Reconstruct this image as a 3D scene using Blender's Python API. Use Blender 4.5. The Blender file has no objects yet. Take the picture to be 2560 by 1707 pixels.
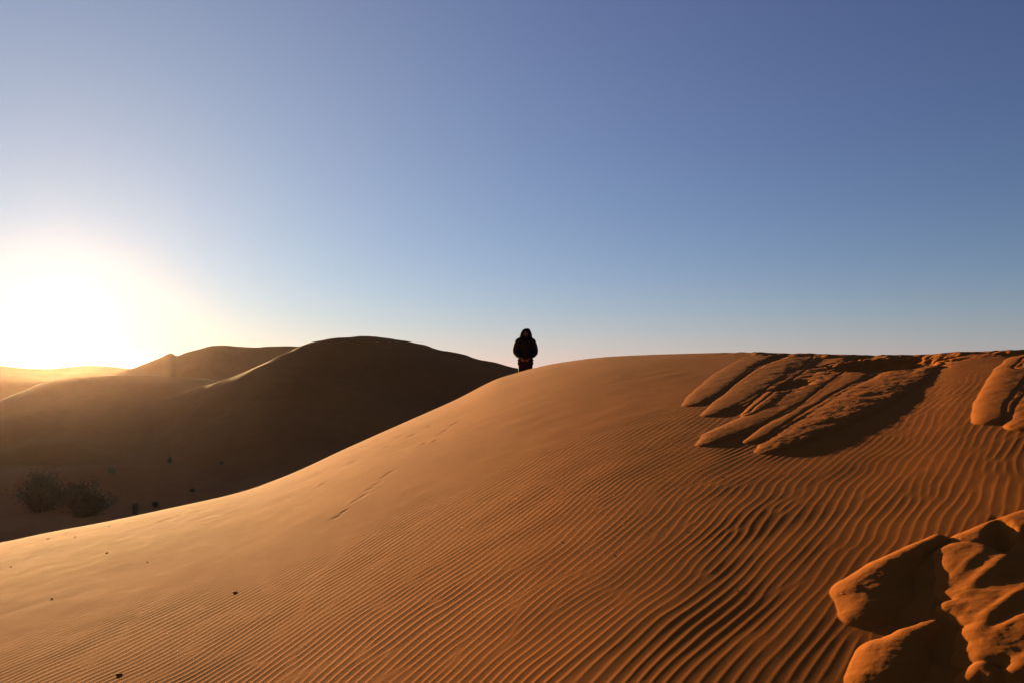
import bpy, bmesh, math, random
import numpy as np
from mathutils import Vector, Matrix

# ------------------------------------------------------------------ camera, sky, sun, exposure
scene = bpy.context.scene
COL = scene.collection
PW, PH, FPX = 2560, 1707, 2009.0          # photograph size and focal length in its pixels
PITCH = math.atan((925 - PH / 2) / FPX)   # eye level lies at row 925
SUN_AZ, SUN_EL = math.radians(-29.5), math.radians(3.1)
SUN = Vector((math.sin(SUN_AZ) * math.cos(SUN_EL), math.cos(SUN_AZ) * math.cos(SUN_EL), math.sin(SUN_EL)))

cam_data = bpy.data.cameras.new('camera')
cam = bpy.data.objects.new('camera', cam_data)
COL.objects.link(cam)
cam_data.sensor_width = 36.0
cam_data.lens = 36.0 * FPX / PW
cam_data.clip_start = 0.05
cam_data.clip_end = 20000
cam.location = (0, 0, 0)
cam.rotation_euler = (math.pi / 2 + PITCH, 0, 0)
scene.camera = cam

scene.view_settings.view_transform = 'Standard'
scene.view_settings.look = 'None'
scene.view_settings.gamma = 1.0
scene.view_settings.use_curve_mapping = False
scene.view_settings.exposure = 1.83

world = bpy.data.worlds.new('World')
scene.world = world
world.use_nodes = True
wn, wl = world.node_tree.nodes, world.node_tree.links
wn.clear()


def wnode(kind, **kw):
    n = wn.new(kind)
    for k, v in kw.items():
        setattr(n, k, v)
    return n


def wmath(op, a, b=None):
    n = wnode('ShaderNodeMath', operation=op)
    for i, v in enumerate((a, b)):
        if v is None:
            continue
        if isinstance(v, (int, float)):
            n.inputs[i].default_value = v
        else:
            wl.new(v, n.inputs[i])
    return n.outputs[0]


sky = wnode('ShaderNodeTexSky', sky_type='NISHITA')
sky.sun_disc = False
sky.sun_elevation = SUN_EL
sky.sun_rotation = SUN_AZ
sky.air_density = 1.0
sky.dust_density = 0.0
sky.ozone_density = 3.0
sky.altitude = 700
SKY_TINT = (1.04, 0.656, 0.696)
tc = wnode('ShaderNodeTexCoord')
dot = wnode('ShaderNodeVectorMath', operation='DOT_PRODUCT')
wl.new(tc.outputs['Generated'], dot.inputs[0])
dot.inputs[1].default_value = SUN
ang = wmath('ARCCOSINE', wmath('MINIMUM', dot.outputs['Value'], 1.0))   # angle from the sun
tint = wnode('ShaderNodeMix', data_type='RGBA', blend_type='MULTIPLY')
tint.inputs[0].default_value = 1.0
wl.new(sky.outputs[0], tint.inputs[6])
tint.inputs[7].default_value = (*SKY_TINT, 1)
last = tint.outputs[2]
# the bright dusty aureole round the low sun
for width, colour in ((0.045, (1.6, 1.5, 1.2)), (0.14, (1.9, 0.0, 0.0)), (0.30, (2.9, 3.35, 0.0)), (0.60, (0.15, 0.25, 2.3))):
    e = wmath('EXPONENT', wmath('MULTIPLY', ang, -1.0 / width))
    c = wnode('ShaderNodeMix', data_type='RGBA', blend_type='MULTIPLY')
    c.inputs[0].default_value = 1.0
    c.inputs[6].default_value = (*colour, 1)
    comb = wnode('ShaderNodeCombineColor')
    for i in range(3):
        wl.new(e, comb.inputs[i])
    wl.new(comb.outputs[0], c.inputs[7])
    a = wnode('ShaderNodeMix', data_type='RGBA', blend_type='ADD')
    a.inputs[0].default_value = 1.0
    wl.new(last, a.inputs[6])
    wl.new(c.outputs[2], a.inputs[7])
    last = a.outputs[2]
# pale dust low over the horizon
geo = wnode('ShaderNodeSeparateXYZ')
wl.new(tc.outputs['Generated'], geo.inputs[0])
low = wmath('EXPONENT', wmath('MULTIPLY', wmath('MAXIMUM', geo.outputs['Z'], 0.0), -1.0 / 0.1))
comb = wnode('ShaderNodeCombineColor')
for i, k in enumerate((0.0, 0.85, 1.35)):
    wl.new(wmath('MULTIPLY', low, k), comb.inputs[i])
a = wnode('ShaderNodeMix', data_type='RGBA', blend_type='ADD')
a.inputs[0].default_value = 1.0
wl.new(last, a.inputs[6])
wl.new(comb.outputs[0], a.inputs[7])
last = a.outputs[2]
bg = wnode('ShaderNodeBackground')
bg.inputs['Strength'].default_value = 0.0505
wl.new(last, bg.inputs['Color'])
out = wnode('ShaderNodeOutputWorld')
wl.new(bg.outputs[0], out.inputs['Surface'])

sun_data = bpy.data.lights.new('sun', 'SUN')
sun_data.energy = 5.0
sun_data.angle = math.radians(0.5)
sun_data.color = (1.0, 0.66, 0.29)
sun = bpy.data.objects.new('sun', sun_data)
COL.objects.link(sun)
sun.rotation_euler = (-SUN).to_track_quat('-Z', 'Y').to_euler()

# ------------------------------------------------------------------ helpers


def ray(u, v):
    """Direction of a point of the photograph from the eye, and its azimuth and slope."""
    x = (np.asarray(u, float) - PW / 2) / FPX
    y = (PH / 2 - np.asarray(v, float)) / FPX
    Y = math.cos(PITCH) - y * math.sin(PITCH)
    Z = math.sin(PITCH) + y * math.cos(PITCH)
    return x, Y, Z


def az_slope(u, v):
    x, Y, Z = ray(u, v)
    return np.arctan2(x, Y), Z / np.hypot(x, Y)


def pchip(x, xp, yp):
    xp, yp = np.array(xp, float), np.array(yp, float)
    h = np.diff(xp)
    d = np.diff(yp) / h
    m = np.zeros_like(yp)
    w1, w2 = 2 * h[1:] + h[:-1], h[1:] + 2 * h[:-1]
    with np.errstate(all='ignore'):
        mm = (w1 + w2) / (w1 / d[:-1] + w2 / d[1:])
    m[1:-1] = np.where(d[:-1] * d[1:] > 0, mm, 0)
    m[0], m[-1] = d[0], d[-1]
    x = np.clip(x, xp[0], xp[-1])
    i = np.clip(np.searchsorted(xp, x) - 1, 0, len(xp) - 2)
    s = (x - xp[i]) / h[i]
    return yp[i] * (1 + 2 * s) * (1 - s) ** 2 + h[i] * m[i] * s * (1 - s) ** 2 + yp[i + 1] * s * s * (3 - 2 * s) + h[i] * m[i + 1] * s * s * (s - 1)


def blur(y, n):
    k = np.hanning(2 * n + 3)
    k /= k.sum()
    return np.convolve(np.pad(y, n + 1, 'edge'), k, 'valid')


def sstep(a, b, x):
    t = np.clip((x - a) / (b - a), 0, 1)
    return t * t * (3 - 2 * t)


_tiles = {}


def noise(x, y, scale, seed=0, beta=1.6):
    """Smooth cloudy noise, about unit variance; 'scale' metres is the size of its largest features."""
    key = (seed, beta)
    N = 512
    if key not in _tiles:
        rng = np.random.default_rng(seed + 11)
        f = np.fft.fftfreq(N) * N
        fr = np.hypot(f[:, None], f[None, :])
        amp = np.where(fr < 7.5, 0, 1 / np.maximum(fr, 1) ** (beta + 0.4)) * np.exp(-(fr / 180) ** 2)
        t = np.fft.ifft2(np.fft.fft2(rng.standard_normal((N, N))) * amp).real
        _tiles[key] = (t / t.std()).astype(np.float32)
    T = _tiles[key]
    px, py = x / scale * (N / 8.0), y / scale * (N / 8.0)
    return bilinear(T, px, py)


def bilinear(T, px, py):
    N = T.shape[0]
    ix, iy = np.floor(px).astype(np.int64), np.floor(py).astype(np.int64)
    fx, fy = (px - ix).astype(np.float32), (py - iy).astype(np.float32)
    x0, x1, y0, y1 = ix % N, (ix + 1) % N, iy % N, (iy + 1) % N
    return (T[y0, x0] * (1 - fx) + T[y0, x1] * fx) * (1 - fy) + (T[y1, x0] * (1 - fx) + T[y1, x1] * fx) * fy


def grid_mesh(name, X, Y, Z, mat):
    """A smooth shaded sheet from 2-D arrays of coordinates."""
    R, Cn = X.shape
    me = bpy.data.meshes.new(name)
    me.vertices.add(R * Cn)
    me.vertices.foreach_set('co', np.stack([X, Y, Z], -1).astype(np.float32).ravel())
    i = np.arange(R * Cn, dtype=np.int32).reshape(R, Cn)
    q = np.stack([i[:-1, :-1], i[:-1, 1:], i[1:, 1:], i[1:, :-1]], -1).reshape(-1, 4)
    me.loops.add(q.size)
    me.loops.foreach_set('vertex_index', q.ravel())
    me.polygons.add(len(q))
    me.polygons.foreach_set('loop_start', np.arange(0, q.size, 4, dtype=np.int32))
    me.polygons.foreach_set('use_smooth', np.ones(len(q), bool))
    me.update(calc_edges=True)
    me.materials.append(mat)
    o = bpy.data.objects.new(name, me)
    COL.objects.link(o)
    return o


def link_mesh(name, me, mat, parent=None):
    me.materials.clear()
    me.materials.append(mat)
    for p in me.polygons:
        p.use_smooth = True
    o = bpy.data.objects.new(name, me)
    COL.objects.link(o)
    if parent:
        o.parent = parent
    return o


def tag(o, label=None, cat=None, group=None, kind=None):
    for k, v in (('label', label), ('category', cat), ('group', group), ('kind', kind)):
        if v:
            o[k] = v
    return o


def thing(name, loc, rz, label, cat, group=None):
    o = bpy.data.objects.new(name, None)
    o.empty_display_size = 0.2
    COL.objects.link(o)
    o.location = loc
    o.rotation_euler = (0, 0, rz)
    return tag(o, label, cat, group)


# ------------------------------------------------------------------ materials


def material(name, base, rough=0.9, spec=0.2, var=None, scales=(), bump=None, sheen=0.0):
    """base colour mottled by noise of its own; bump = (scale, distance, strength)"""
    m = bpy.data.materials.new(name)
    m.use_nodes = True
    nt = m.node_tree
    b = nt.nodes['Principled BSDF']
    b.inputs['Roughness'].default_value = rough
    b.inputs['Specular IOR Level'].default_value = spec
    if sheen:
        b.inputs['Sheen Weight'].default_value = sheen
        b.inputs['Sheen Roughness'].default_value = 0.5
    tcn = nt.nodes.new('ShaderNodeTexCoord')
    lastc = None
    for i, (sc, lo, hi) in enumerate(scales):
        nz = nt.nodes.new('ShaderNodeTexNoise')
        nz.inputs['Scale'].default_value = sc
        nz.inputs['Detail'].default_value = 4
        nt.links.new(tcn.outputs['Object'], nz.inputs['Vector'])
        rp = nt.nodes.new('ShaderNodeValToRGB')
        rp.color_ramp.elements[0].position = 0.3
        rp.color_ramp.elements[1].position = 0.7
        rp.color_ramp.elements[0].color = (*lo, 1)
        rp.color_ramp.elements[1].color = (*hi, 1)
        nt.links.new(nz.outputs['Fac'], rp.inputs[0])
        mx = nt.nodes.new('ShaderNodeMix')
        mx.data_type, mx.blend_type = 'RGBA', 'MULTIPLY'
        mx.inputs[0].default_value = 1
        if lastc is None:
            mx.inputs[6].default_value = (*base, 1)
        else:
            nt.links.new(lastc, mx.inputs[6])
        nt.links.new(rp.outputs[0], mx.inputs[7])
        lastc = mx.outputs[2]
    if lastc is None:
        b.inputs['Base Color'].default_value = (*base, 1)
    else:
        nt.links.new(lastc, b.inputs['Base Color'])
    if bump:
        prev = None
        for sc, dist, st in bump:
            nz = nt.nodes.new('ShaderNodeTexNoise')
            nz.inputs['Scale'].default_value = sc
            nz.inputs['Detail'].default_value = 3
            nt.links.new(tcn.outputs['Object'], nz.inputs['Vector'])
            bp = nt.nodes.new('ShaderNodeBump')
            bp.inputs['Strength'].default_value = st
            bp.inputs['Distance'].default_value = dist
            nt.links.new(nz.outputs['Fac'], bp.inputs['Height'])
            if prev:
                nt.links.new(prev, bp.inputs['Normal'])
            prev = bp.outputs[0]
        nt.links.new(prev, b.inputs['Normal'])
    return m


SAND = (0.330, 0.098, 0.0135)
M_SAND = material('dune_sand', SAND, 1.0, 0.04,
                  scales=((0.7, (.93, .92, .90), (1.05, 1.05, 1.06)), (9.0, (.93, .93, .93), (1.06, 1.06, 1.06)), (420, (.80, .78, .76), (1.16, 1.16, 1.16))),
                  bump=((330, .0022, .55),))
M_FAR = material('far_dune_sand', (0.335, 0.122, 0.029), 1.0, 0.06,
                 scales=((0.06, (.88, .87, .86), (1.08, 1.08, 1.08)), (0.8, (.93, .93, .93), (1.05, 1.05, 1.05))),
                 bump=((3.0, .05, .35),))
M_COAT = material('dark_coat_nylon', (.016, .012, .010), 0.8, 0.12, scales=((60, (.8, .8, .8), (1.2, 1.2, 1.2)),), bump=((40, .006, .5),))
M_TROUSER = material('dark_trouser_cloth', (.010, .010, .014), 0.85, 0.2, bump=((90, .003, .4),))
M_SKIN = material('skin', (.11, .066, .050), 0.55, 0.3)
M_HAIR = material('dark_hair', (.012, .009, .007), 0.6, 0.3)
M_BOOT = material('boot_leather', (.03, .018, .011), 0.6, 0.3, bump=((80, .002, .4),))
M_ZIP = material('dark_zip', (.03, .026, .024), 0.5, 0.4)
M_LEAF = material('shrub_leaf', (.125, .098, .045), 0.8, 0.2, scales=((1.3, (.6, .65, .6), (1.3, 1.25, 1.2)),))
M_STEM = material('woody_stem', (.085, .055, .032), 0.9, 0.1)
M_TWIG = material('dry_twig', (.075, .042, .022), 0.9, 0.1, scales=((60, (.6, .6, .6), (1.3, 1.3, 1.3)),))
M_STRAW = material('pale_straw', (.62, .50, .33), 0.5, 0.4)

# ------------------------------------------------------------------ the near dune
EYE = 1.65
_sil = [(-700, 1470), (-300, 1405), (0, 1357), (109, 1334), (272, 1303), (435, 1268), (600, 1230), (712, 1190), (872, 1117), (1025, 1049), (1144, 996),
        (1219, 957), (1246, 945), (1290, 932), (1328, 921), (1400, 906), (1524, 891), (1633, 886), (1741, 883), (1850, 881), (2100, 886), (2250, 889),
        (2330, 886), (2394, 881), (2503, 878), (2560, 878), (2800, 870), (3300, 850)]
_a, _t = az_slope([p[0] for p in _sil], [p[1] for p in _sil])
AZT = np.radians(np.linspace(-80, 80, 3201))
TC = blur(pchip(AZT, _a, _t), 8)                       # slope of the sight line that grazes the crest
ST = [(-80, -.20), (-60, -.15), (-40, -.055), (-33, -.015), (-20, .050), (-10, .110), (0, .166), (10, .221), (20, .2560), (26, .2740), (32, .2890), (40, .3065), (50, .325), (80, .36)]
SS = blur(pchip(AZT, np.radians([p[0] for p in ST]), [p[1] for p in ST]), 120)
KT = [(-80, .9), (-10, .92), (3, .92), (10, .7), (20, .5), (32, .4), (80, .4)]
KK = blur(pchip(AZT, np.radians([p[0] for p in KT]), [p[1] for p in KT]), 120)
TCS = blur(TC, 130)
RC = EYE * (1 + KK) / np.maximum(SS - TCS, .02)         # distance of the crest
RC = blur(RC, 60)


def near_base(x, y):
    az, r = np.arctan2(x, y), np.hypot(x, y)
    t, rc, k = np.interp(az, AZT, TC), np.interp(az, AZT, RC), np.interp(az, AZT, KK)
    ts = np.interp(az, AZT, TCS)
    q = r / rc
    z = -EYE + (ts + EYE / rc) * r + k * EYE * q * (1 - q) + (t - ts) * r * sstep(.45, 1, q)
    # behind the crest the dune falls away
    zc = t * rc
    d = np.maximum(r - rc, 0)
    s0 = t + EYE / rc * (1 - k)
    back = zc + s0 * d * np.exp(-d / .5) - .40 * (np.sqrt(d * d + 1.1 ** 2) - 1.1) - .004 * d * d
    return np.where(r > rc, back, z), q


def cast(u, v):
    """Where the sight line through a point of the photograph meets the near dune."""
    x, Y, Z = ray(u, v)
    h = np.hypot(x, Y)
    R = np.exp(np.linspace(math.log(.5), math.log(40), 8000))
    X_, Y_ = x / h * R, Y / h * R
    d = near_base(X_, Y_)[0] - Z / h * R
    i = int(np.argmax(d > 0)) if (d > 0).any() else int(np.argmax(d))
    return X_[i], Y_[i]


def ripple_tile():
    N, L, lam, crest = 2048, 24.0, 0.084, math.radians(40)
    rng = np.random.default_rng(5)
    f = np.fft.fftfreq(N) * N
    FX, FY = np.meshgrid(f, f)
    k0 = L / lam
    n = np.array([-math.cos(crest), math.sin(crest)])       # across the ripples
    t = np.array([math.sin(crest), math.cos(crest)])
    kn, kt = FX * n[0] + FY * n[1], FX * t[0] + FY * t[1]
    g = np.exp(-((kn - k0) / (.095 * k0)) ** 2 / 2 - (kt / (.135 * k0)) ** 2 / 2)
    c = np.fft.ifft2(np.fft.fft2(rng.standard_normal((N, N)) + 1j * rng.standard_normal((N, N))) * g)
    c /= np.sqrt((abs(c) ** 2).mean())
    return c.astype(np.complex64), N / L, n, t


def ripples(x, y):
    T, ppm, n, t = ripple_tile()
    a, b = x * n[0] + y * n[1], x * t[0] + y * t[1]
    # wavelength grows from right to left: stretch the coordinate across the ripples
    A = np.linspace(-30, 60, 4000)
    lam = np.interp(A, [-30, -1, 1, 2.5, 4, 6.5, 12, 60], [.047, .047, .049, .055, .062, .074, .088, .105])
    F = np.cumsum(.084 / lam) * (A[1] - A[0])
    F -= np.interp(0, A, F)
    wob = .020 * noise(x, y, 1.8, 3, 3.4) + .004 * noise(x, y, .5, 4, 3.4)
    a2 = np.interp(a + wob, A, F)
    px, py = a2 * n[0] + b * t[0], a2 * n[1] + b * t[1]
    c = bilinear(T, px * ppm, py * ppm)
    mag = np.abs(c)
    ph = np.angle(c)
    ph = ph - .5 * np.cos(ph)          # steep lee faces, long gentle backs
    return (np.cos(ph) + .15 * np.cos(2 * ph)) * np.minimum(mag / .55, 1) ** .8


def capsule(x, y, pts, unit=.0055, ex=2.8):
    """Tongue of slumped sand along a path; pts = (u, v, half width px, height m). Returns height, cover."""
    P = []
    for u, v, w, h in pts:
        X_, Y_ = cast(u, v)
        P.append((X_, Y_, w * math.hypot(X_, Y_) / FPX, h * unit))
    H = np.zeros_like(x)
    Cv = np.zeros_like(x)
    E = np.full_like(x, 9.0)
    for (x0, y0, w0, h0), (x1, y1, w1, h1) in zip(P[:-1], P[1:]):
        m = max(w0, w1) * 1.5
        sel = (x > min(x0, x1) - m) & (x < max(x0, x1) + m) & (y > min(y0, y1) - m) & (y < max(y0, y1) + m)
        if not sel.any():
            continue
        X_, Y_ = x[sel], y[sel]
        dx, dy = x1 - x0, y1 - y0
        s = np.clip(((X_ - x0) * dx + (Y_ - y0) * dy) / (dx * dx + dy * dy), 0, 1)
        d = np.hypot(X_ - x0 - s * dx, Y_ - y0 - s * dy)
        w, h = w0 + (w1 - w0) * s, h0 + (h1 - h0) * s
        d = d * (1 + .018 * noise(X_, Y_, .5, 21, 2.6))
        E[sel] = np.minimum(E[sel], d / (w * 1.25))
        e = np.clip(d / (w * 1.25), 0, 1)
        H[sel] = np.maximum(H[sel], h * np.clip(1 - e ** ex, 0, 1) ** .75)
        Cv[sel] = np.maximum(Cv[sel], 1 - sstep(.85, 1.0, e))
    return H, Cv, E


def blob(x, y, u, v, rx, ry, ang, h, flat=1.0):
    """Oval bump (or hollow) on the sand; rx, ry in photograph pixels, ang of its long axis in the picture."""
    cx, cy = cast(u, v)
    c2 = cast(u + 30 * math.cos(ang), v - 30 * math.sin(ang))
    r = math.hypot(cx, cy)
    ax = np.array([c2[0] - cx, c2[1] - cy])
    L = np.linalg.norm(ax) / 30 * rx
    ax /= np.linalg.norm(ax)
    c3 = cast(u - 30 * math.sin(ang), v - 30 * math.cos(ang))
    Wd = abs((c3[0] - cx) * -ax[1] + (c3[1] - cy) * ax[0]) / 30 * ry
    p = ((x - cx) * ax[0] + (y - cy) * ax[1]) / L
    q = (-(x - cx) * ax[1] + (y - cy) * ax[0]) / max(Wd, .02)
    d = np.sqrt(p * p + q * q) * (1 + .10 * noise(x, y, .35, 33))
    return h * np.exp(-np.maximum(d, 0) ** (2 * flat) * .7)


TONGUES = [   # (u, v, half width px, height cm); two broad sheets first, the tongues over them
    [(2000, 893, 100, 0.6), (1930, 950, 92, 1.6), (1860, 1005, 55, 1.7)],
    [(2200, 893, 70, 0.6), (2075, 985, 85, 1.9), (1960, 1050, 52, 1.9)],
    [(1890, 893, 28, 0.6), (1830, 930, 36, 1.6), (1765, 985, 36, 2.1), (1733, 1010, 24, 1.9)],
    [(1985, 893, 34, 0.8), (1910, 950, 50, 1.9), (1830, 1005, 40, 2.3), (1780, 1035, 23, 2.0)],
    [(2020, 925, 30, 2.2), (1962, 970, 32, 2.7), (1905, 1015, 27, 3.0), (1872, 1038, 17, 2.3)],
    [(2110, 893, 36, 0.9), (2050, 945, 50, 2.0), (1940, 1030, 50, 2.5), (1810, 1085, 46, 2.5), (1766, 1108, 22, 2.0)],
    [(2190, 905, 30, 1.3), (2060, 1005, 38, 2.5), (1940, 1070, 35, 3.0), (1884, 1101, 21, 2.5)],
    [(2320, 905, 34, 2.0), (2220, 960, 64, 3.4), (2130, 1015, 68, 3.9), (2030, 1070, 60, 3.6), (1955, 1108, 44, 3.0), (1922, 1124, 27, 2.1)],
    [(2610, 850, 36, 1.6), (2560, 920, 44, 3.4), (2510, 1000, 44, 4.0), (2484, 1050, 34, 3.8)],
    [(2660, 940, 46, 3.1), (2600, 1010, 46, 4.6), (2566, 1064, 34, 4.2)],
    [(2640, 870, 28, 3.5), (2590, 920, 32, 4.6)],
]
FOOTMARKS = [(912, 1117), (922, 1113), (945, 1100), (978, 1083), (998, 1090), (1025, 1088), (1036, 1083), (1070, 1064), (1096, 1085), (1112, 1075), (1130, 1060),
             (1142, 1054), (965, 1115), (884, 1152), (966, 1188), (976, 1180), (941, 1209), (927, 1220), (840, 1292), (862, 1277), (892, 1250), (905, 1240), (806, 1209),
             (400, 1303), (425, 1295), (445, 1288), (470, 1281), (490, 1276), (412, 1298), (1090, 1100), (1060, 1108)]


def near_surface(x, y):
    z, q = near_base(x, y)
    az, r = np.arctan2(x, y), np.hypot(x, y)
    front = q < 1.02
    # broad gentle unevenness
    fade = sstep(.5, 2.0, r)
    z = z + fade * (.0015 * noise(x, y, 3.2, 1, 3.4) * sstep(1.05, .85, q) + .0005 * noise(x, y, .6, 2, 3.0))
    # slumped tongues
    H = np.zeros_like(z)
    cover = np.zeros_like(z)
    lumps = np.zeros_like(z)
    for i_, tpts in enumerate(TONGUES):
        h, c, e = capsule(x, y, tpts)
        # a later tongue lies over an earlier one, a crease along its edge
        H = np.where(e < 1, np.maximum(H, h), H) - .0045 * np.exp(-((e - 1.04) / .075) ** 2) * (cover > .3)
        cover = np.maximum(cover, c)
        lumps = np.maximum(lumps, c * (1.0 if i_ in (7, 9, 10) else .40))
    # trodden sand in the near corner
    px = np.zeros_like(z)
    pc = np.zeros_like(z)
    near = (r < 6) & (az > .25)
    X_, Y_ = x[near], y[near]
    B = np.zeros_like(X_)
    Bc = np.zeros_like(X_)
    for cp, ex in CORNER:
        h, c, e = capsule(X_, Y_, cp, .01, ex)
        B = (B ** 6 + h ** 6) ** (1 / 6)
        Bc = np.maximum(Bc, c)
    for b in CORNER_HOLLOWS:
        B += blob(X_, Y_, *b)
    px[near] = B
    pc[near] = np.maximum(Bc, sstep(.006, .02, np.abs(B)))
    cover = np.maximum(cover, pc)
    # crumbly scarp along the crest on the right
    u_az = np.degrees(az)
    crest = sstep(13.5, 18, u_az) * np.exp(-((q - .985) / .022) ** 2)
    z = z + crest * (.010 * noise(x, y, .6, 8, 2.4) + .004 * noise(x, y, .2, 9, 2.2) - .004)
    for (u, v, rx, ry, an, h, fl) in SCARS:
        z = z + blob(x, y, u, v, rx, ry, an, h, fl)
    rough = np.maximum(lumps, .75 * pc) * (.0011 * noise(x, y, .30, 12, 2.0) + .0003 * noise(x, y, .08, 13, 1.8)) + pc * .0005 * noise(x, y, .16, 15, 1.8) * np.clip(.5 + .9 * noise(x, y, .9, 14, 2.5), 0, 2.0)
    z = z + H + px + rough
    # wind ripples
    amp = np.interp(np.degrees(az), [-60, -32, -20, -8, 2, 10, 20, 32, 60], [.0013, .0013, .0013, .0011, .00078, .00055, .00040, .00040, .00040])
    amp = amp * (1 - .97 * cover) * sstep(1.5, 2.2, r)
    amp = amp * (1 - sstep(.70, .93, q + .03 * noise(x, y, 2.0, 6)) * sstep(-14, 4, u_az))
    amp = amp * (1 - .70 * sstep(.84, 1.0, q) * (1 - sstep(-14, 4, u_az)))
    amp = amp * (.9 + .11 * np.clip(noise(x, y, 1.4, 7, 2.6), -2, 2)) * (q < 1.3)
    z = z + amp * ripples(x, y)
    # footmarks of small animals on the far left of the slope
    for u, v in FOOTMARKS:
        cx, cy = cast(u, v)
        m = (np.abs(x - cx) < .5) & (np.abs(y - cy) < .5)
        if m.any():
            d2 = ((x[m] - cx) ** 2 + (y[m] - cy) ** 2) / .05 ** 2
            z[m] += -.006 * np.exp(-d2) + .001 * np.exp(-(np.sqrt(d2) - 1.7) ** 2 * 3)
    return z


A_ = math.radians
SCARS = [(2040, 915, 60, 22, A_(35), -.012, 1.5), (1945, 893, 40, 9, A_(20), -.02, 1.5), (2215, 912, 62, 20, A_(12), -.085, 1.8), (1985, 962, 24, 12, A_(30), -.028, 1.5), (2150, 893, 40, 10, A_(10), -.025, 1.5)]
CORNER = [   # (u, v, half width px, height cm): the rounded rim, then the heaped sand inside it
    ([(2168, 1535, 50, 2.0), (2182, 1480, 70, 3.0), (2222, 1424, 44, 2.9), (2290, 1378, 24, 2.4), (2345, 1352, 18, 1.9)], 2.0),
    ([(2415, 1392, 52, 2.5), (2500, 1465, 100, 2.8), (2660, 1540, 140, 2.9)], 4.0),
    ([(2440, 1352, 40, 2.2), (2530, 1320, 46, 2.4), (2640, 1290, 50, 2.5)], 3.0),
    ([(2390, 1525, 30, 1.8), (2480, 1545, 60, 2.5), (2640, 1580, 100, 2.8)], 3.0),
    ([(2205, 1700, 62, 2.2), (2230, 1640, 64, 2.8), (2270, 1600, 36, 2.3), (2330, 1566, 18, 1.6)], 2.0),
    ([(2450, 1645, 44, 2.4), (2540, 1610, 90, 2.8), (2680, 1610, 130, 2.9)], 4.0),
    ([(2430, 1705, 26, 2.0), (2455, 1685, 30, 2.7), (2480, 1700, 30, 2.4)], 2.0),
    ([(2540, 1700, 30, 2.4), (2580, 1675, 46, 3.1), (2660, 1660, 60, 3.2)], 2.0),
]
CORNER_HOLLOWS = [(2285, 1465, 80, 45, A_(25), -.010, 1.4), (2505, 1345, 28, 24, A_(0), -.040, 1.6), (2375, 1630, 50, 36, A_(15), -.012, 1.6), (2455, 1480, 12, 60, A_(55), -.005, 1.3), (2475, 1440, 70, 9, A_(40), .004, 1.2),
                  (2420, 1425, 60, 8, A_(42), .003, 1.2), (2520, 1520, 70, 10, A_(35), .005, 1.2), (2550, 1450, 20, 26, A_(60), -.014, 1.5), (2520, 1560, 50, 8, A_(30), -.006, 1.3)]

# rows follow the crest: dense where the photograph looks, coarse under the eye and behind the crest
cols = np.radians(np.concatenate([np.linspace(-78, -37, 70)[:-1], np.linspace(-37, 37, 1480), np.linspace(37, 78, 70)[1:]]))
rc_c = np.interp(cols, AZT, RC)
t_rows = np.concatenate([np.linspace(0, 1, 24)[:-1] * 0, ]) if False else None
r_near = np.concatenate([np.exp(np.linspace(math.log(.25), math.log(2.5), 40))[:-1]])
rows = []
for r_ in r_near:
    rows.append(np.full_like(cols, r_))
for s_ in np.linspace(0, 1, 1480)[:-1]:
    rows.append(np.exp(math.log(2.5) * (1 - s_) + np.log(rc_c) * s_))
for d_ in np.concatenate([np.linspace(0, .4, 24), np.linspace(.42, 3, 40), np.linspace(3.2, 22, 40)]):
    rows.append(rc_c + d_)
Rg = np.array(rows)
Xg, Yg = Rg * np.sin(cols)[None, :], Rg * np.cos(cols)[None, :]
Zg = near_surface(Xg, Yg)
dune = grid_mesh('dune', Xg, Yg, Zg, M_SAND)
tag(dune, kind='structure')


def ground_at(x, y):
    x, y = np.array([float(x)]), np.array([float(y)])
    return float(near_base(x, y)[0][0])


# ------------------------------------------------------------------ valley floor and the dunes beyond
FLOOR = -9.0
ga = np.radians(np.concatenate([np.linspace(-180, -60, 60)[:-1], np.linspace(-60, 60, 420), np.linspace(60, 180, 60)[1:]]))
gr = np.concatenate([[0.0], np.exp(np.linspace(math.log(2), math.log(3000), 420))])
GR, GA = np.meshgrid(gr, ga, indexing='ij')
GX, GY = GR * np.sin(GA), GR * np.cos(GA)


def floor_z(x, y):
    r = np.hypot(x, y)
    f = sstep(20, 50, r)
    return FLOOR + f * (.30 * noise(x, y, 28, 41, 3.0) + .03 * noise(x, y, 5, 42, 2.6) * (r < 300)) - sstep(700, 2900, r) * 6


tag(grid_mesh('ground', GX, GY, floor_z(GX, GY), M_FAR), kind='structure')


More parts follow.
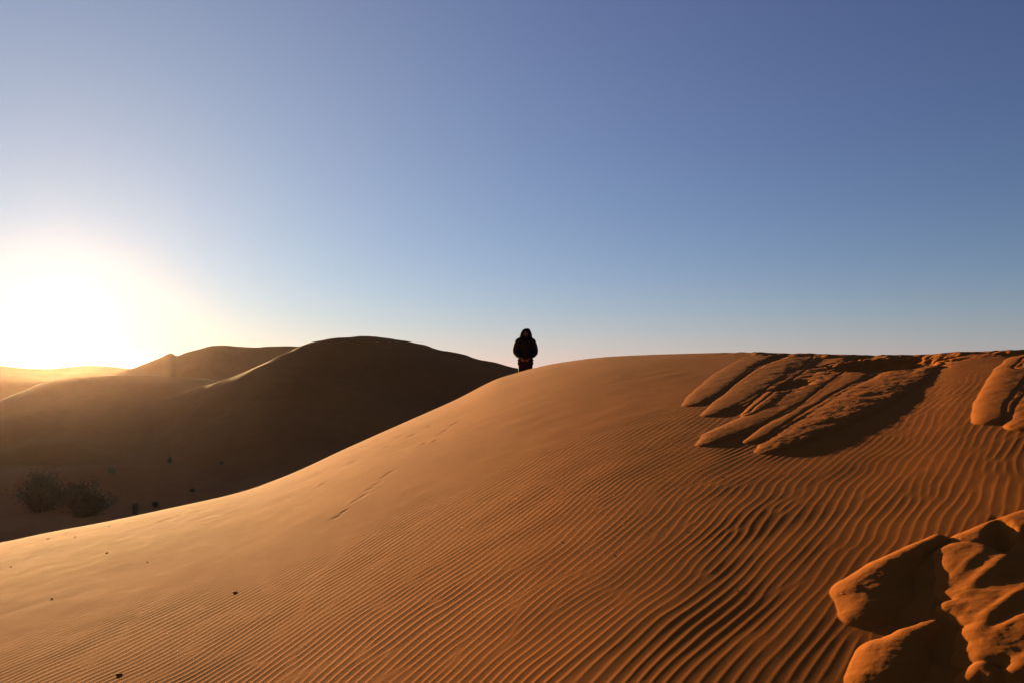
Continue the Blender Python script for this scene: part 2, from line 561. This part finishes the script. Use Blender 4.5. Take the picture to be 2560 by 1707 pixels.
def far_dune(pts, Lf, Lb, w, pf=1.5, pb=1.5, seed=0, na=420, wig=0.0):
    us, vs, rs = zip(*pts)
    a, t = az_slope(us, vs)
    az = np.linspace(a[0], a[-1], na)
    tcr, rcr = pchip(az, a, t), blur(np.interp(az, a, rs), 12)
    tcr = blur(tcr, 2)
    s = np.linspace(-1, 1, 161)
    s = np.sign(s) * np.abs(s) ** 1.7
    rho = np.where(s < 0, s * Lf, s * Lb)[:, None]
    R_ = rcr[None, :] + rho
    base = FLOOR - .9
    k = np.linspace(0, 1, na)
    ends = sstep(0, .06, k) * sstep(1, .94, k)
    zc = ((tcr * rcr - base) * ends + base)[None, :]
    L = np.where(rho < 0, Lf, Lb)
    d = np.abs(rho)
    x_ = (np.sqrt(d * d + w * w) - w) / (np.sqrt(L * L + w * w) - w)
    G = (1 - x_) ** np.where(rho < 0, pf, pb)
    X_, Y_ = R_ * np.sin(az)[None, :], R_ * np.cos(az)[None, :]
    Z_ = base + (zc - base) * G
    Z_ = Z_ + (.22 * noise(X_, Y_, 22, 50 + seed, 3.2) + .02 * noise(X_, Y_, 3, 60 + seed, 3.0)) * np.clip(d / 14, 0, 1) * (G > 0)
    if wig:
        Z_ = Z_ + wig * noise(X_, Y_, 5, 70 + seed, 2.6) * np.exp(-(d / 6) ** 2)
    o = grid_mesh('dune', X_, Y_, Z_, M_FAR)
    return tag(o, kind='structure')


far_dune([(180, 1075, 142), (260, 1050, 140), (330, 1026, 136), (400, 1003, 128), (455, 984, 121), (505, 966, 116), (560, 950, 112), (650, 912, 110), (700, 890, 111), (746, 868, 114), (804, 850, 117), (855, 843, 119),
          (906, 840, 120), (967, 845, 121), (1025, 855, 121), (1076, 867, 120), (1120, 879, 119), (1161, 886, 118), (1199, 898, 117), (1236, 906, 116), (1290, 919, 113),
          (1400, 955, 108), (1550, 1000, 100), (1750, 1070, 95)], 55, 50, 4.5, seed=1, wig=.05)
far_dune([(-420, 1120, 150), (-120, 1035, 150), (0, 1000, 150), (60, 976, 150), (90, 962, 151), (130, 950, 152), (170, 944, 153), (240, 939, 155), (300, 937, 156), (380, 939, 157), (460, 944, 158),
          (560, 951, 158), (700, 966, 158), (900, 1000, 155), (1100, 1040, 150)], 75, 60, 14.0, seed=2)
far_dune([(-600, 925, 240), (-200, 941, 240), (0, 947, 240), (110, 952, 240), (220, 966, 240), (400, 1000, 240)], 60, 60, 14.0, seed=3)
far_dune([(200, 960, 250), (290, 934, 252), (319, 924, 254), (328, 921, 255), (372, 905, 258), (402, 893, 259), (428, 882, 260), (441, 889, 262), (465, 881, 264), (500, 872, 266), (533, 864, 267), (560, 863, 268),
          (596, 866, 268), (640, 868, 268), (670, 866, 268), (720, 865, 268), (790, 870, 268), (900, 885, 268), (1050, 930, 268)], 90, 80, 5.0, seed=4)
far_dune([(-700, 880, 480), (-300, 896, 480), (0, 913, 480), (60, 919, 480), (119, 921, 480), (167, 917, 480), (229, 913, 480), (283, 916, 480), (328, 921, 480), (420, 930, 480), (600, 940, 480), (900, 950, 480)],
         150, 120, 8.0, seed=5)

# ------------------------------------------------------------------ placing things on the sand
from mathutils.bvhtree import BVHTree
_far = [o for o in scene.objects if o.type == 'MESH' and o is not dune]


def _tree(o):
    me = o.data
    co = np.empty(len(me.vertices) * 3, np.float32)
    me.vertices.foreach_get('co', co)
    li = np.empty(len(me.loops), np.int32)
    me.loops.foreach_get('vertex_index', li)
    return BVHTree.FromPolygons(co.reshape(-1, 3).tolist(), li.reshape(-1, 4).tolist())


_trees = [_tree(o) for o in _far]


def on_far_sand(u, v):
    x, Y, Z = ray(u, v)
    d = Vector((float(x), float(Y), float(Z))).normalized()
    hits = [h for h in (t.ray_cast(Vector((0, 0, 0)), d) for t in _trees) if h[0] is not None]
    return min(hits, key=lambda h: h[3])[0]


def near_z(x, y):
    return float(near_surface(np.array([[float(x)]]), np.array([[float(y)]]))[0, 0])


def tube(bm, pts, sides=6):
    """Closed tapered tube through pts = [(Vector, radius)]"""
    rings = []
    for i, (p, r) in enumerate(pts):
        a = pts[max(i - 1, 0)][0]
        b = pts[min(i + 1, len(pts) - 1)][0]
        t = (b - a).normalized()
        n = t.orthogonal().normalized()
        if rings:
            n = (last_n - t * last_n.dot(t)).normalized()
        last_n = n
        m = t.cross(n)
        rings.append([bm.verts.new(p + (n * math.cos(2 * math.pi * k / sides) + m * math.sin(2 * math.pi * k / sides)) * r) for k in range(sides)])
    for A, B in zip(rings[:-1], rings[1:]):
        for k in range(sides):
            bm.faces.new((A[k], A[(k + 1) % sides], B[(k + 1) % sides], B[k]))
    bm.faces.new(rings[0][::-1])
    bm.faces.new(rings[-1])


def ball(bm, c, r, rot=(0, 0, 0), sub=3):
    from mathutils import Euler
    r = (r, r, r) if isinstance(r, (int, float)) else r
    M = Matrix.Translation(c) @ Euler(rot).to_matrix().to_4x4() @ Matrix.Diagonal((*r, 1))
    bmesh.ops.create_icosphere(bm, subdivisions=sub, radius=1, matrix=M)


def chain(bm, pts, sides=16):
    """Limb: tapered tube with a ball at every joint; pts = [(x, y, z, radius)]"""
    tube(bm, [(Vector(p[:3]), p[3]) for p in pts], sides)
    for p in pts:
        ball(bm, p[:3], p[3], sub=2)


def fuse(name, bm, voxel, mat, parent, smooth=4):
    """One continuous skin round overlapping shapes."""
    me = bpy.data.meshes.new(name + '_raw')
    bm.to_mesh(me)
    bm.free()
    o = bpy.data.objects.new('temp', me)
    COL.objects.link(o)
    r = o.modifiers.new('r', 'REMESH')
    r.mode = 'VOXEL'
    r.voxel_size = voxel
    if smooth:
        sm = o.modifiers.new('s', 'SMOOTH')
        sm.iterations = smooth
        sm.factor = .5
    dg = bpy.context.evaluated_depsgraph_get()
    new = bpy.data.meshes.new_from_object(o.evaluated_get(dg))
    bpy.data.objects.remove(o)
    bpy.data.meshes.remove(me)
    new.name = name
    return link_mesh(name, new, mat, parent)


def solid(name, bm, mat, parent):
    me = bpy.data.meshes.new(name)
    bm.to_mesh(me)
    bm.free()
    return link_mesh(name, me, mat, parent)


# ------------------------------------------------------------------ the walker on the crest
w_az = float(az_slope(1313.5, 900)[0])
w_t = float(az_slope(1313.5, 822)[1])
rr = np.linspace(15, 26, 2200)
wz = near_base(rr * math.sin(w_az), rr * math.cos(w_az))[0]
w_r = float(rr[np.argmax((w_t * rr - 1.715 > wz) & (rr > float(np.interp(w_az, AZT, RC)) + .5))])
w_x, w_y = w_r * math.sin(w_az), w_r * math.cos(w_az)
w_z = float(np.interp(w_r, rr, wz))
print('walker at', w_r, w_z, 'crest', float(np.interp(w_az, AZT, RC)))


def gz(lx, ly):   # sand height in the walker's own frame
    return near_z(w_x + lx, w_y + ly) - w_z


f_l, f_r = gz(.10, -.20), gz(-.10, .22)
bm = bmesh.new()
# trunk, neck, head bowed a little towards the hands
chain(bm, [(0, .02, .90, .125), (0, .03, 1.05, .120), (0, .04, 1.22, .135), (0, .02, 1.36, .12), (0.005, -.01, 1.46, .062), (.012, -.03, 1.54, .058)])
ball(bm, (.095, .04, 1.36), (.105, .09, .10))
ball(bm, (-.095, .04, 1.36), (.105, .09, .10))
ball(bm, (0, .03, .93), (.165, .115, .12))
H0 = Vector((.018, -.045, 1.595))
ball(bm, H0, (.073, .092, .100), (.22, 0, 0))
ball(bm, H0 + Vector((0, -.035, -.062)), (.052, .055, .055), (.22, 0, 0))       # jaw
ball(bm, H0 + Vector((0, -.092, -.092)), (.022, .018, .016))                       # chin
chain(bm, [(H0.x, H0.y - .088, H0.z + .012, .010), (H0.x, H0.y - .112, H0.z - .026, .014)], 10)   # nose
for s_ in (-1, 1):
    ball(bm, H0 + Vector((.028 * s_, -.083, .020)), (.022, .012, .008))              # brows
    ball(bm, H0 + Vector((.028 * s_, -.074, .004)), (.013, .012, .011))              # eyes
    ball(bm, H0 + Vector((.038 * s_, -.070, -.024)), (.020, .018, .018))             # cheekbones
    ball(bm, H0 + Vector((.074 * s_, .012, -.010)), (.012, .020, .032))              # ears
ball(bm, H0 + Vector((0, -.097, -.055)), (.024, .010, .006))                         # lips
ball(bm, H0 + Vector((0, -.097, -.066)), (.021, .010, .006))
HANDS = {1: Vector((.045, -.265, .905)), -1: Vector((-.070, -.265, .905))}
for s_ in (-1, 1):
    wr = HANDS[s_] + Vector((.055 * s_, .045, .075))
    chain(bm, [(.175 * s_, .03, 1.40, .066), (.225 * s_, .045, 1.27, .050), (.258 * s_, .045, 1.135, .042)])
    chain(bm, [(.258 * s_, .045, 1.135, .042), (.20 * s_ - .006, -.08, 1.06, .040), (wr.x, wr.y, wr.z, .027)])
    h = HANDS[s_]
    ax = (h - wr).normalized()                                   # along the hand
    side = Vector((0, -1, 0)).cross(ax).normalized() * s_
    pal = Vector((-s_, .15, -.1)).normalized()                   # the way the palm faces
    pal = (pal - ax * pal.dot(ax)).normalized()
    acr = ax.cross(pal).normalized()
    for k in range(4):                                           # palm: four bones side by side
        o_ = acr * (.020 - .0135 * k)
        chain(bm, [(*(wr + ax * .012 + o_ * .7), .014), (*(wr + ax * .085 + o_ * 1.25), .0115)], 10)
    for k, ln in enumerate((.070, .078, .073, .058)):            # four curled fingers
        o_ = acr * (.026 - .0175 * k)
        p0 = wr + ax * .088 + o_
        d1 = (ax * .85 + pal * .5).normalized()
        d2 = (ax * .25 + pal * 1.0).normalized()
        d3 = (-ax * .45 + pal * .9).normalized()
        p1 = p0 + d1 * ln * .44
        p2 = p1 + d2 * ln * .32
        p3 = p2 + d3 * ln * .24
        chain(bm, [(*p0, .0095), (*p1, .0088), (*p2, .0080), (*p3, .0068)], 10)
    t0 = wr + ax * .030 + acr * .026                             # thumb from the side of the palm
    t1 = t0 + (ax * .7 + acr * .6 + pal * .3).normalized() * .034
    t2 = t1 + (ax * .9 + acr * .1 + pal * .4).normalized() * .028
    chain(bm, [(*t0, .014), (*t1, .0105), (*t2, .0085)], 10)
for s_, fy, fz, kn in ((1, -.20, f_l, (-.10, .50)), (-1, .22, f_r, (.03, .49))):
    chain(bm, [(.085 * s_, .02, .88, .088), (.092 * s_, kn[0] * .55, .69, .074), (.098 * s_, kn[0], kn[1], .052), (.10 * s_, kn[0] * .4 + fy * .55, .30, .050), (.10 * s_, fy, fz + .10, .036)])
    chain(bm, [(.10 * s_, fy + .04, fz + .045, .036), (.103 * s_, fy - .06, fz + .035, .034), (.106 * s_, fy - .15, fz + .026, .026)])
body = fuse('person', bm, .0055, M_SKIN, None, 2)
body.location = (w_x, w_y, w_z)
tag(body, 'person in a dark hooded parka walking just behind the dune crest, hands together in front', 'person')

bm = bmesh.new()      # parka: puffed body, sleeves, skirt
chain(bm, [(0, .03, 1.30, .150), (0, .03, 1.12, .150), (-.002, .02, .95, .148)], 20)
for z, rx, ry in ((1.385, .185, .125), (1.30, .205, .150), (1.20, .208, .158), (1.10, .206, .158), (1.00, .205, .155), (.92, .212, .155), (.85, .212, .150), (.815, .205, .145)):
    ball(bm, (0, .025, z), (rx, ry, .075))
for s_ in (-1, 1):
    wr = HANDS[s_] + Vector((.055 * s_, .045, .075))
    chain(bm, [(.130 * s_, .03, 1.42, .085), (.178 * s_, .035, 1.385, .092), (.222 * s_, .045, 1.27, .088), (.246 * s_, .045, 1.17, .084), (.240 * s_, .02, 1.105, .080), (.190 * s_, -.09, 1.045, .070),
               (wr.x + .012 * s_, wr.y + .012, wr.z + .012, .048)], 18)
    for q_ in (.5, .9):   # folds on the sleeves
        ball(bm, (.198 * s_ + .035 * s_ * math.sin(q_ * 3), .04, 1.42 - .30 * q_), (.090, .090, .034), (0, .35 * s_, 0))
coat = fuse('parka', bm, .010, M_COAT, body, 5)
bm = bmesh.new()      # hood with an opening for the face
NR, NA = 26, 48
rows_ = []
for i in range(NR):
    f = i / (NR - 1)
    z = 1.405 + .315 * math.sin(f * math.pi / 2) ** .95
    w_ = math.cos(f * math.pi / 2) ** .52
    cx = .004 + .040 * f ** 1.5
    row = []
    for k in range(NA):
        th = 2 * math.pi * k / NA
        rx, ry = .182 * w_ * (1 - .34 * f), .160 * w_
        wob = 1 + .03 * math.sin(th * 3 + i * .4) + .02 * math.sin(th * 7 - i)
        row.append(bm.verts.new((cx + rx * math.sin(th) * wob, .005 - .035 * f - ry * math.cos(th) * wob, z)))
    rows_.append(row)
for i in range(NR - 1):
    for k in range(NA):
        th = 2 * math.pi * (k + .5) / NA
        th = min(th, 2 * math.pi - th)
        if 5 <= i <= 15 and th < .62 - .030 * abs(i - 9):
            continue
        bm.faces.new((rows_[i][k], rows_[i][(k + 1) % NA], rows_[i + 1][(k + 1) % NA], rows_[i + 1][k]))
bm.faces.new(rows_[-1])
bmesh.ops.solidify(bm, geom=bm.faces[:], thickness=.014)
bmesh.ops.recalc_face_normals(bm, faces=bm.faces)
hood = solid('hood', bm, M_COAT, body)
bm = bmesh.new()      # fur-less stiff rim of the hood opening
rim = []
for k in range(29):
    a_ = 2 * math.pi * k / 28
    rim.append((Vector((.020 + .080 * math.sin(a_), -.135 + .012 * math.cos(a_), 1.565 + .085 * math.cos(a_))), .011))
tube(bm, rim, 8)
solid('hood_rim', bm, M_COAT, body)
bm = bmesh.new()      # hair over the brow
ball(bm, H0 + Vector((0, .006, .012)), (.080, .096, .100), (.22, 0, 0))
bmesh.ops.delete(bm, geom=[v for v in bm.verts if v.co.y < H0.y - .055 and v.co.z < H0.z + .052 or v.co.z < H0.z - .05], context='VERTS')
solid('hair', bm, M_HAIR, body)
bm = bmesh.new()      # trousers
for s_, fy, fz, kn in ((1, -.20, f_l, (-.10, .50)), (-1, .22, f_r, (.03, .49))):
    chain(bm, [(.082 * s_, .02, .92, .105), (.090 * s_, kn[0] * .55, .70, .094), (.098 * s_, kn[0], kn[1], .077), (.10 * s_, kn[0] * .4 + fy * .55, .30, .070), (.10 * s_, fy + .005, fz + .11, .062)])
ball(bm, (0, .03, .90), (.18, .13, .11))
fuse('trousers', bm, .009, M_TROUSER, body, 4)
for s_, fy, fz in ((1, -.20, f_l), (-1, .22, f_r)):
    bm = bmesh.new()
    chain(bm, [(.10 * s_, fy + .035, fz + .050, .050), (.104 * s_, fy - .06, fz + .043, .047), (.108 * s_, fy - .165, fz + .034, .038)])
    chain(bm, [(.10 * s_, fy + .01, fz + .06, .052), (.10 * s_, fy + .005, fz + .16, .050)])
    bx = bmesh.ops.create_cube(bm, size=1, matrix=Matrix.Translation((.104 * s_, fy - .055, fz + .010)) @ Matrix.Diagonal((.088, .27, .024, 1)))
    fuse('boot', bm, .007, M_BOOT, body, 3)
bm = bmesh.new()      # zip down the front
for i in range(30):
    z = .84 + i * .019
    yb = -.118 - .022 * math.sin((z - .80) / .62 * math.pi) - .012
    bmesh.ops.create_cube(bm, size=1, matrix=Matrix.Translation((.004, yb, z)) @ Matrix.Diagonal((.010, .014, .012, 1)))
solid('zip', bm, M_ZIP, body)
for s_ in (-1, 1):
    bm = bmesh.new()
    tube(bm, [(Vector((.075 * s_, -.135, 1.43)), .003), (Vector((.07 * s_, -.150, 1.36)), .003), (Vector((.072 * s_, -.152, 1.29)), .003)], 6)
    ball(bm, (.072 * s_, -.154, 1.28), (.008, .008, .014), sub=2)
    solid('drawstring', bm, M_ZIP, body)
    wr = HANDS[s_] + Vector((.055 * s_, .045, .075))
    bm = bmesh.new()
    d_ = (HANDS[s_] - wr).normalized()
    tube(bm, [(wr - d_ * .020 + Vector((.004 * s_, .004, .004)), .044), (wr - d_ * .002, .046), (wr + d_ * .018, .040)], 18)
    solid('cuff', bm, M_COAT, body)
    bm = bmesh.new()
    bmesh.ops.create_cube(bm, size=1, matrix=Matrix.Translation((.115 * s_, -.118, 1.03)) @ Matrix.Rotation(-.5 * s_, 4, 'Z') @ Matrix.Diagonal((.11, .02, .045, 1)))
    bmesh.ops.bevel(bm, geom=bm.edges[:], offset=.006, segments=2, affect='EDGES')
    solid('pocket_flap', bm, M_COAT, body)

# ------------------------------------------------------------------ plants of the shaded valley


def shrub(u, v, wpx, hpx, label, seed, leaves=6500):
    p = on_far_sand(u, v)
    dist = math.hypot(p.x, p.y)
    R_, Hh = wpx * dist / FPX / 2, hpx * dist / FPX
    rng = random.Random(seed)
    root = thing('desert_shrub', p, rng.uniform(0, 6), label, 'shrub', 'shrubs on the valley floor')
    bs, bl = bmesh.new(), bmesh.new()
    tips = []
    for i in range(34):
        a_, sp = rng.uniform(0, 2 * math.pi), rng.random() ** .6
        lob = .75 + .3 * math.sin(a_ * 2 + seed) + .18 * math.sin(a_ * 5 + 2 * seed)
        tip = Vector((math.cos(a_) * R_ * sp * lob, math.sin(a_) * R_ * sp * lob, Hh * (.95 - .65 * sp * sp) * rng.uniform(.45, 1.1)))
        b0 = Vector((math.cos(a_) * R_ * .12, math.sin(a_) * R_ * .12, -.1))
        mid = b0.lerp(tip, .5) + Vector((0, 0, Hh * .10))
        tube(bs, [(b0, .035), (mid, .022), (tip, .006)], 5)
        for j in range(7):
            f = rng.uniform(.12, 1)
            q_ = (b0.lerp(mid, f * 2) if f < .5 else mid.lerp(tip, f * 2 - 1))
            e = q_ + Vector((rng.gauss(0, .16), rng.gauss(0, .16), rng.uniform(.02, .34))) * Hh * .45
            tube(bs, [(q_, .010), (e, .004)], 4)
            tips.append((q_, e))
    for _ in range(leaves):
        q_, e = rng.choice(tips)
        c = q_.lerp(e, rng.uniform(.0, 1.15)) + Vector((rng.gauss(0, .09), rng.gauss(0, .09), rng.gauss(0, .07))) * Hh
        c.z = max(c.z, .02)
        d_ = ((e - q_).normalized() + Vector((rng.gauss(0, .6), rng.gauss(0, .6), rng.gauss(0, .4)))).normalized()
        n_ = d_.orthogonal().normalized()
        n_.rotate(Matrix.Rotation(rng.uniform(0, 6.3), 3, d_))
        L_, W_ = rng.uniform(.10, .22), rng.uniform(.02, .045)
        vs = [bl.verts.new(c), bl.verts.new(c + d_ * L_ * .5 + n_ * W_), bl.verts.new(c + d_ * L_), bl.verts.new(c + d_ * L_ * .5 - n_ * W_)]
        bl.faces.new(vs)
    solid('stems', bs, M_STEM, root)
    solid('foliage', bl, M_LEAF, root)


def tuft(u, v, wpx, hpx, label, seed, blades=110):
    p = on_far_sand(u, v)
    dist = math.hypot(p.x, p.y)
    R_, Hh = wpx * dist / FPX / 2, hpx * dist / FPX
    rng = random.Random(seed)
    bl = bmesh.new()
    for _ in range(blades):
        a_, sp = rng.uniform(0, 6.283), rng.random()
        b0 = Vector((math.cos(a_), math.sin(a_), 0)) * R_ * .35 * rng.random() + Vector((0, 0, -.05))
        tip = Vector((math.cos(a_) * R_ * sp, math.sin(a_) * R_ * sp, Hh * rng.uniform(.55, 1.05)))
        mid = b0.lerp(tip, .55) + Vector((0, 0, Hh * .12))
        w_ = Vector((-math.sin(a_), math.cos(a_), 0)) * .022
        v0 = [bl.verts.new(b0 - w_), bl.verts.new(b0 + w_), bl.verts.new(mid + w_ * .8), bl.verts.new(mid - w_ * .8), bl.verts.new(tip)]
        bl.faces.new(v0[:4])
        bl.faces.new((v0[3], v0[2], v0[4]))
    o = solid('grass_tuft', bl, M_LEAF, None)
    o.location = p
    tag(o, label, 'grass tuft', 'grass tufts in the shaded valley')


shrub(100, 1278, 150, 95, 'large spreading shrub in the valley shade nearest the left edge of the photo', 1)
shrub(218, 1291, 140, 82, 'large low shrub in the valley shade, right beside the leftmost shrub', 2)
for k, a_ in enumerate([
    (338, 1286, 26, 30, 'dark upright grass tuft just above the lit dune edge, right of the two big shrubs'),
    (388, 1266, 26, 14, 'flat sprawling tuft low in the shade, right of the tuft at the lit edge'),
    (424, 1158, 20, 17, 'green tuft standing alone on the shaded dune foot above the low sprawling tuft'),
    (280, 1182, 40, 16, 'wide low grass clump on a little sand ledge above the big shrubs'),
    (554, 1160, 18, 8, 'tiny flat tuft farthest right and high on the shaded dune foot'),
    (480, 1228, 22, 8, 'flat tuft in the shade halfway between the green tuft and the lit dune edge')]):
    tuft(*a_, seed=20 + k)

# ------------------------------------------------------------------ dry bits lying on the lit sand


def twig(u, v, lpx, ang, label, seed):
    x, y = cast(u, v)
    rng = random.Random(seed)
    L_ = .75 * lpx * math.hypot(x, y) / FPX
    bm = bmesh.new()
    n = 7
    P = []
    for i in range(n):
        f = i / (n - 1) - .5
        P.append(Vector((f * L_, rng.gauss(0, .05) * L_, abs(rng.gauss(0, .012)) * L_ + .003)))
    tube(bm, [(p, .0042 * (1.1 - .6 * i / n) + .0008 * rng.random()) for i, p in enumerate(P)], 6)
    for _ in range(4):
        i = rng.randrange(1, n - 1)
        e = P[i] + Vector((rng.gauss(.10, .12), rng.choice((-1, 1)) * rng.uniform(.08, .22), rng.uniform(.0, .07))) * L_
        m_ = P[i].lerp(e, .5) + Vector((0, 0, .004 * L_))
        tube(bm, [(P[i], .0030), (m_, .0024), (e, .0012)], 5)
    o = solid('twig', bm, M_TWIG, None)
    o.location = (x, y, near_z(x, y))
    # lie along the slope
    h = .05
    zx, zy = (near_base(np.array([x + h]), np.array([y]))[0][0] - near_base(np.array([x - h]), np.array([y]))[0][0]) / 2 / h, (near_base(np.array([x]), np.array([y + h]))[0][0] - near_base(np.array([x]), np.array([y - h]))[0][0]) / 2 / h
    o.rotation_mode = 'QUATERNION'
    o.rotation_quaternion = Vector((-zx, -zy, 1)).to_track_quat('Z', 'Y') @ Matrix.Rotation(ang, 4, 'Z').to_quaternion()
    tag(o, label, 'twig', 'dry twigs scattered on the lit dune')


for k, a_ in enumerate([
    (120, 1346, 24, .9, 'dark forked twig on the lit sand right at the shadow edge, near the left border'),
    (164, 1333, 7, .3, 'speck of twig touching the shadow edge, right of the forked twig at the border'),
    (188, 1342, 7, 1.4, 'short twig on lit sand just below the shadow edge'),
    (273, 1315, 9, .6, 'short dark twig on the shadow edge straight above the lone twig on open sand'),
    (268, 1382, 12, 1.0, 'lone twig on open lit sand a little way below the shadow edge'),
    (27, 1416, 7, .2, 'tiny twig nearest the left border, below the shadow edge'),
    (130, 1496, 10, .8, 'small twig lying in the fine ripples low at the left border'),
    (298, 1685, 20, 1.1, 'longest dark twig, in the ripples near the bottom left'),
    (588, 1481, 13, 1.2, 'slim twig in the ripples of the lower middle left'),
    (369, 1404, 8, .5, 'small twig on smooth lit sand, right of the lone twig')]):
    twig(*a_, seed=60 + k)


def straw(u, v, label, seed):
    x, y = cast(u, v)
    rng = random.Random(seed)
    L_ = 6.5 * math.hypot(x, y) / FPX
    bm = bmesh.new()
    P = [Vector((-.5 * L_, rng.gauss(0, .3) * L_, .0003)), Vector((0, 0, .0012)), Vector((.5 * L_, rng.gauss(0, .3) * L_, .0004))]
    tube(bm, [(P[0], .0009), (P[1], .0010), (P[2], .0006)], 6)
    o = solid('straw', bm, M_STRAW, None)
    o.location = (x, y, near_z(x, y))
    tag(o, label, 'straw', 'pale bits of straw on the rippled sand')


for k, a_ in enumerate([
    (1533, 1388, 'pale bit of straw in the middle of the rippled slope'),
    (1800, 1191, 'pale bit of straw just below the tip of the longest sand tongue'),
    (1840, 1475, 'pale bit of straw among coarse ripples left of the trodden pit'),
    (2106, 1496, 'pale bit of straw on the rounded mound left of the trodden pit'),
    (1403, 1354, 'pale bit of straw left of the one in the middle of the rippled slope'),
    (1712, 1327, 'pale bit of straw halfway between the sand tongues and the bottom edge')]):
    straw(*a_, seed=90 + k)

# ------------------------------------------------------------------ thin scattering volume, added to stand in for lens glare near the sun
bm = bmesh.new()
bmesh.ops.create_cube(bm, size=1, matrix=Matrix.Translation((0, 0, -6.0)) @ Matrix.Diagonal((6200, 6200, 29, 1)))
m = bpy.data.materials.new('glare_volume')
m.use_nodes = True
nt = m.node_tree
nt.nodes.clear()
pv = nt.nodes.new('ShaderNodeVolumePrincipled')
pv.inputs['Color'].default_value = (1.0, 0.74, 0.66, 1)
pv.inputs['Density'].default_value = 0.000022
pv.inputs['Anisotropy'].default_value = 0.9
mo = nt.nodes.new('ShaderNodeOutputMaterial')
nt.links.new(pv.outputs[0], mo.inputs['Volume'])
glare_haze = solid('glare_haze', bm, m, None)
tag(glare_haze, kind='stuff')
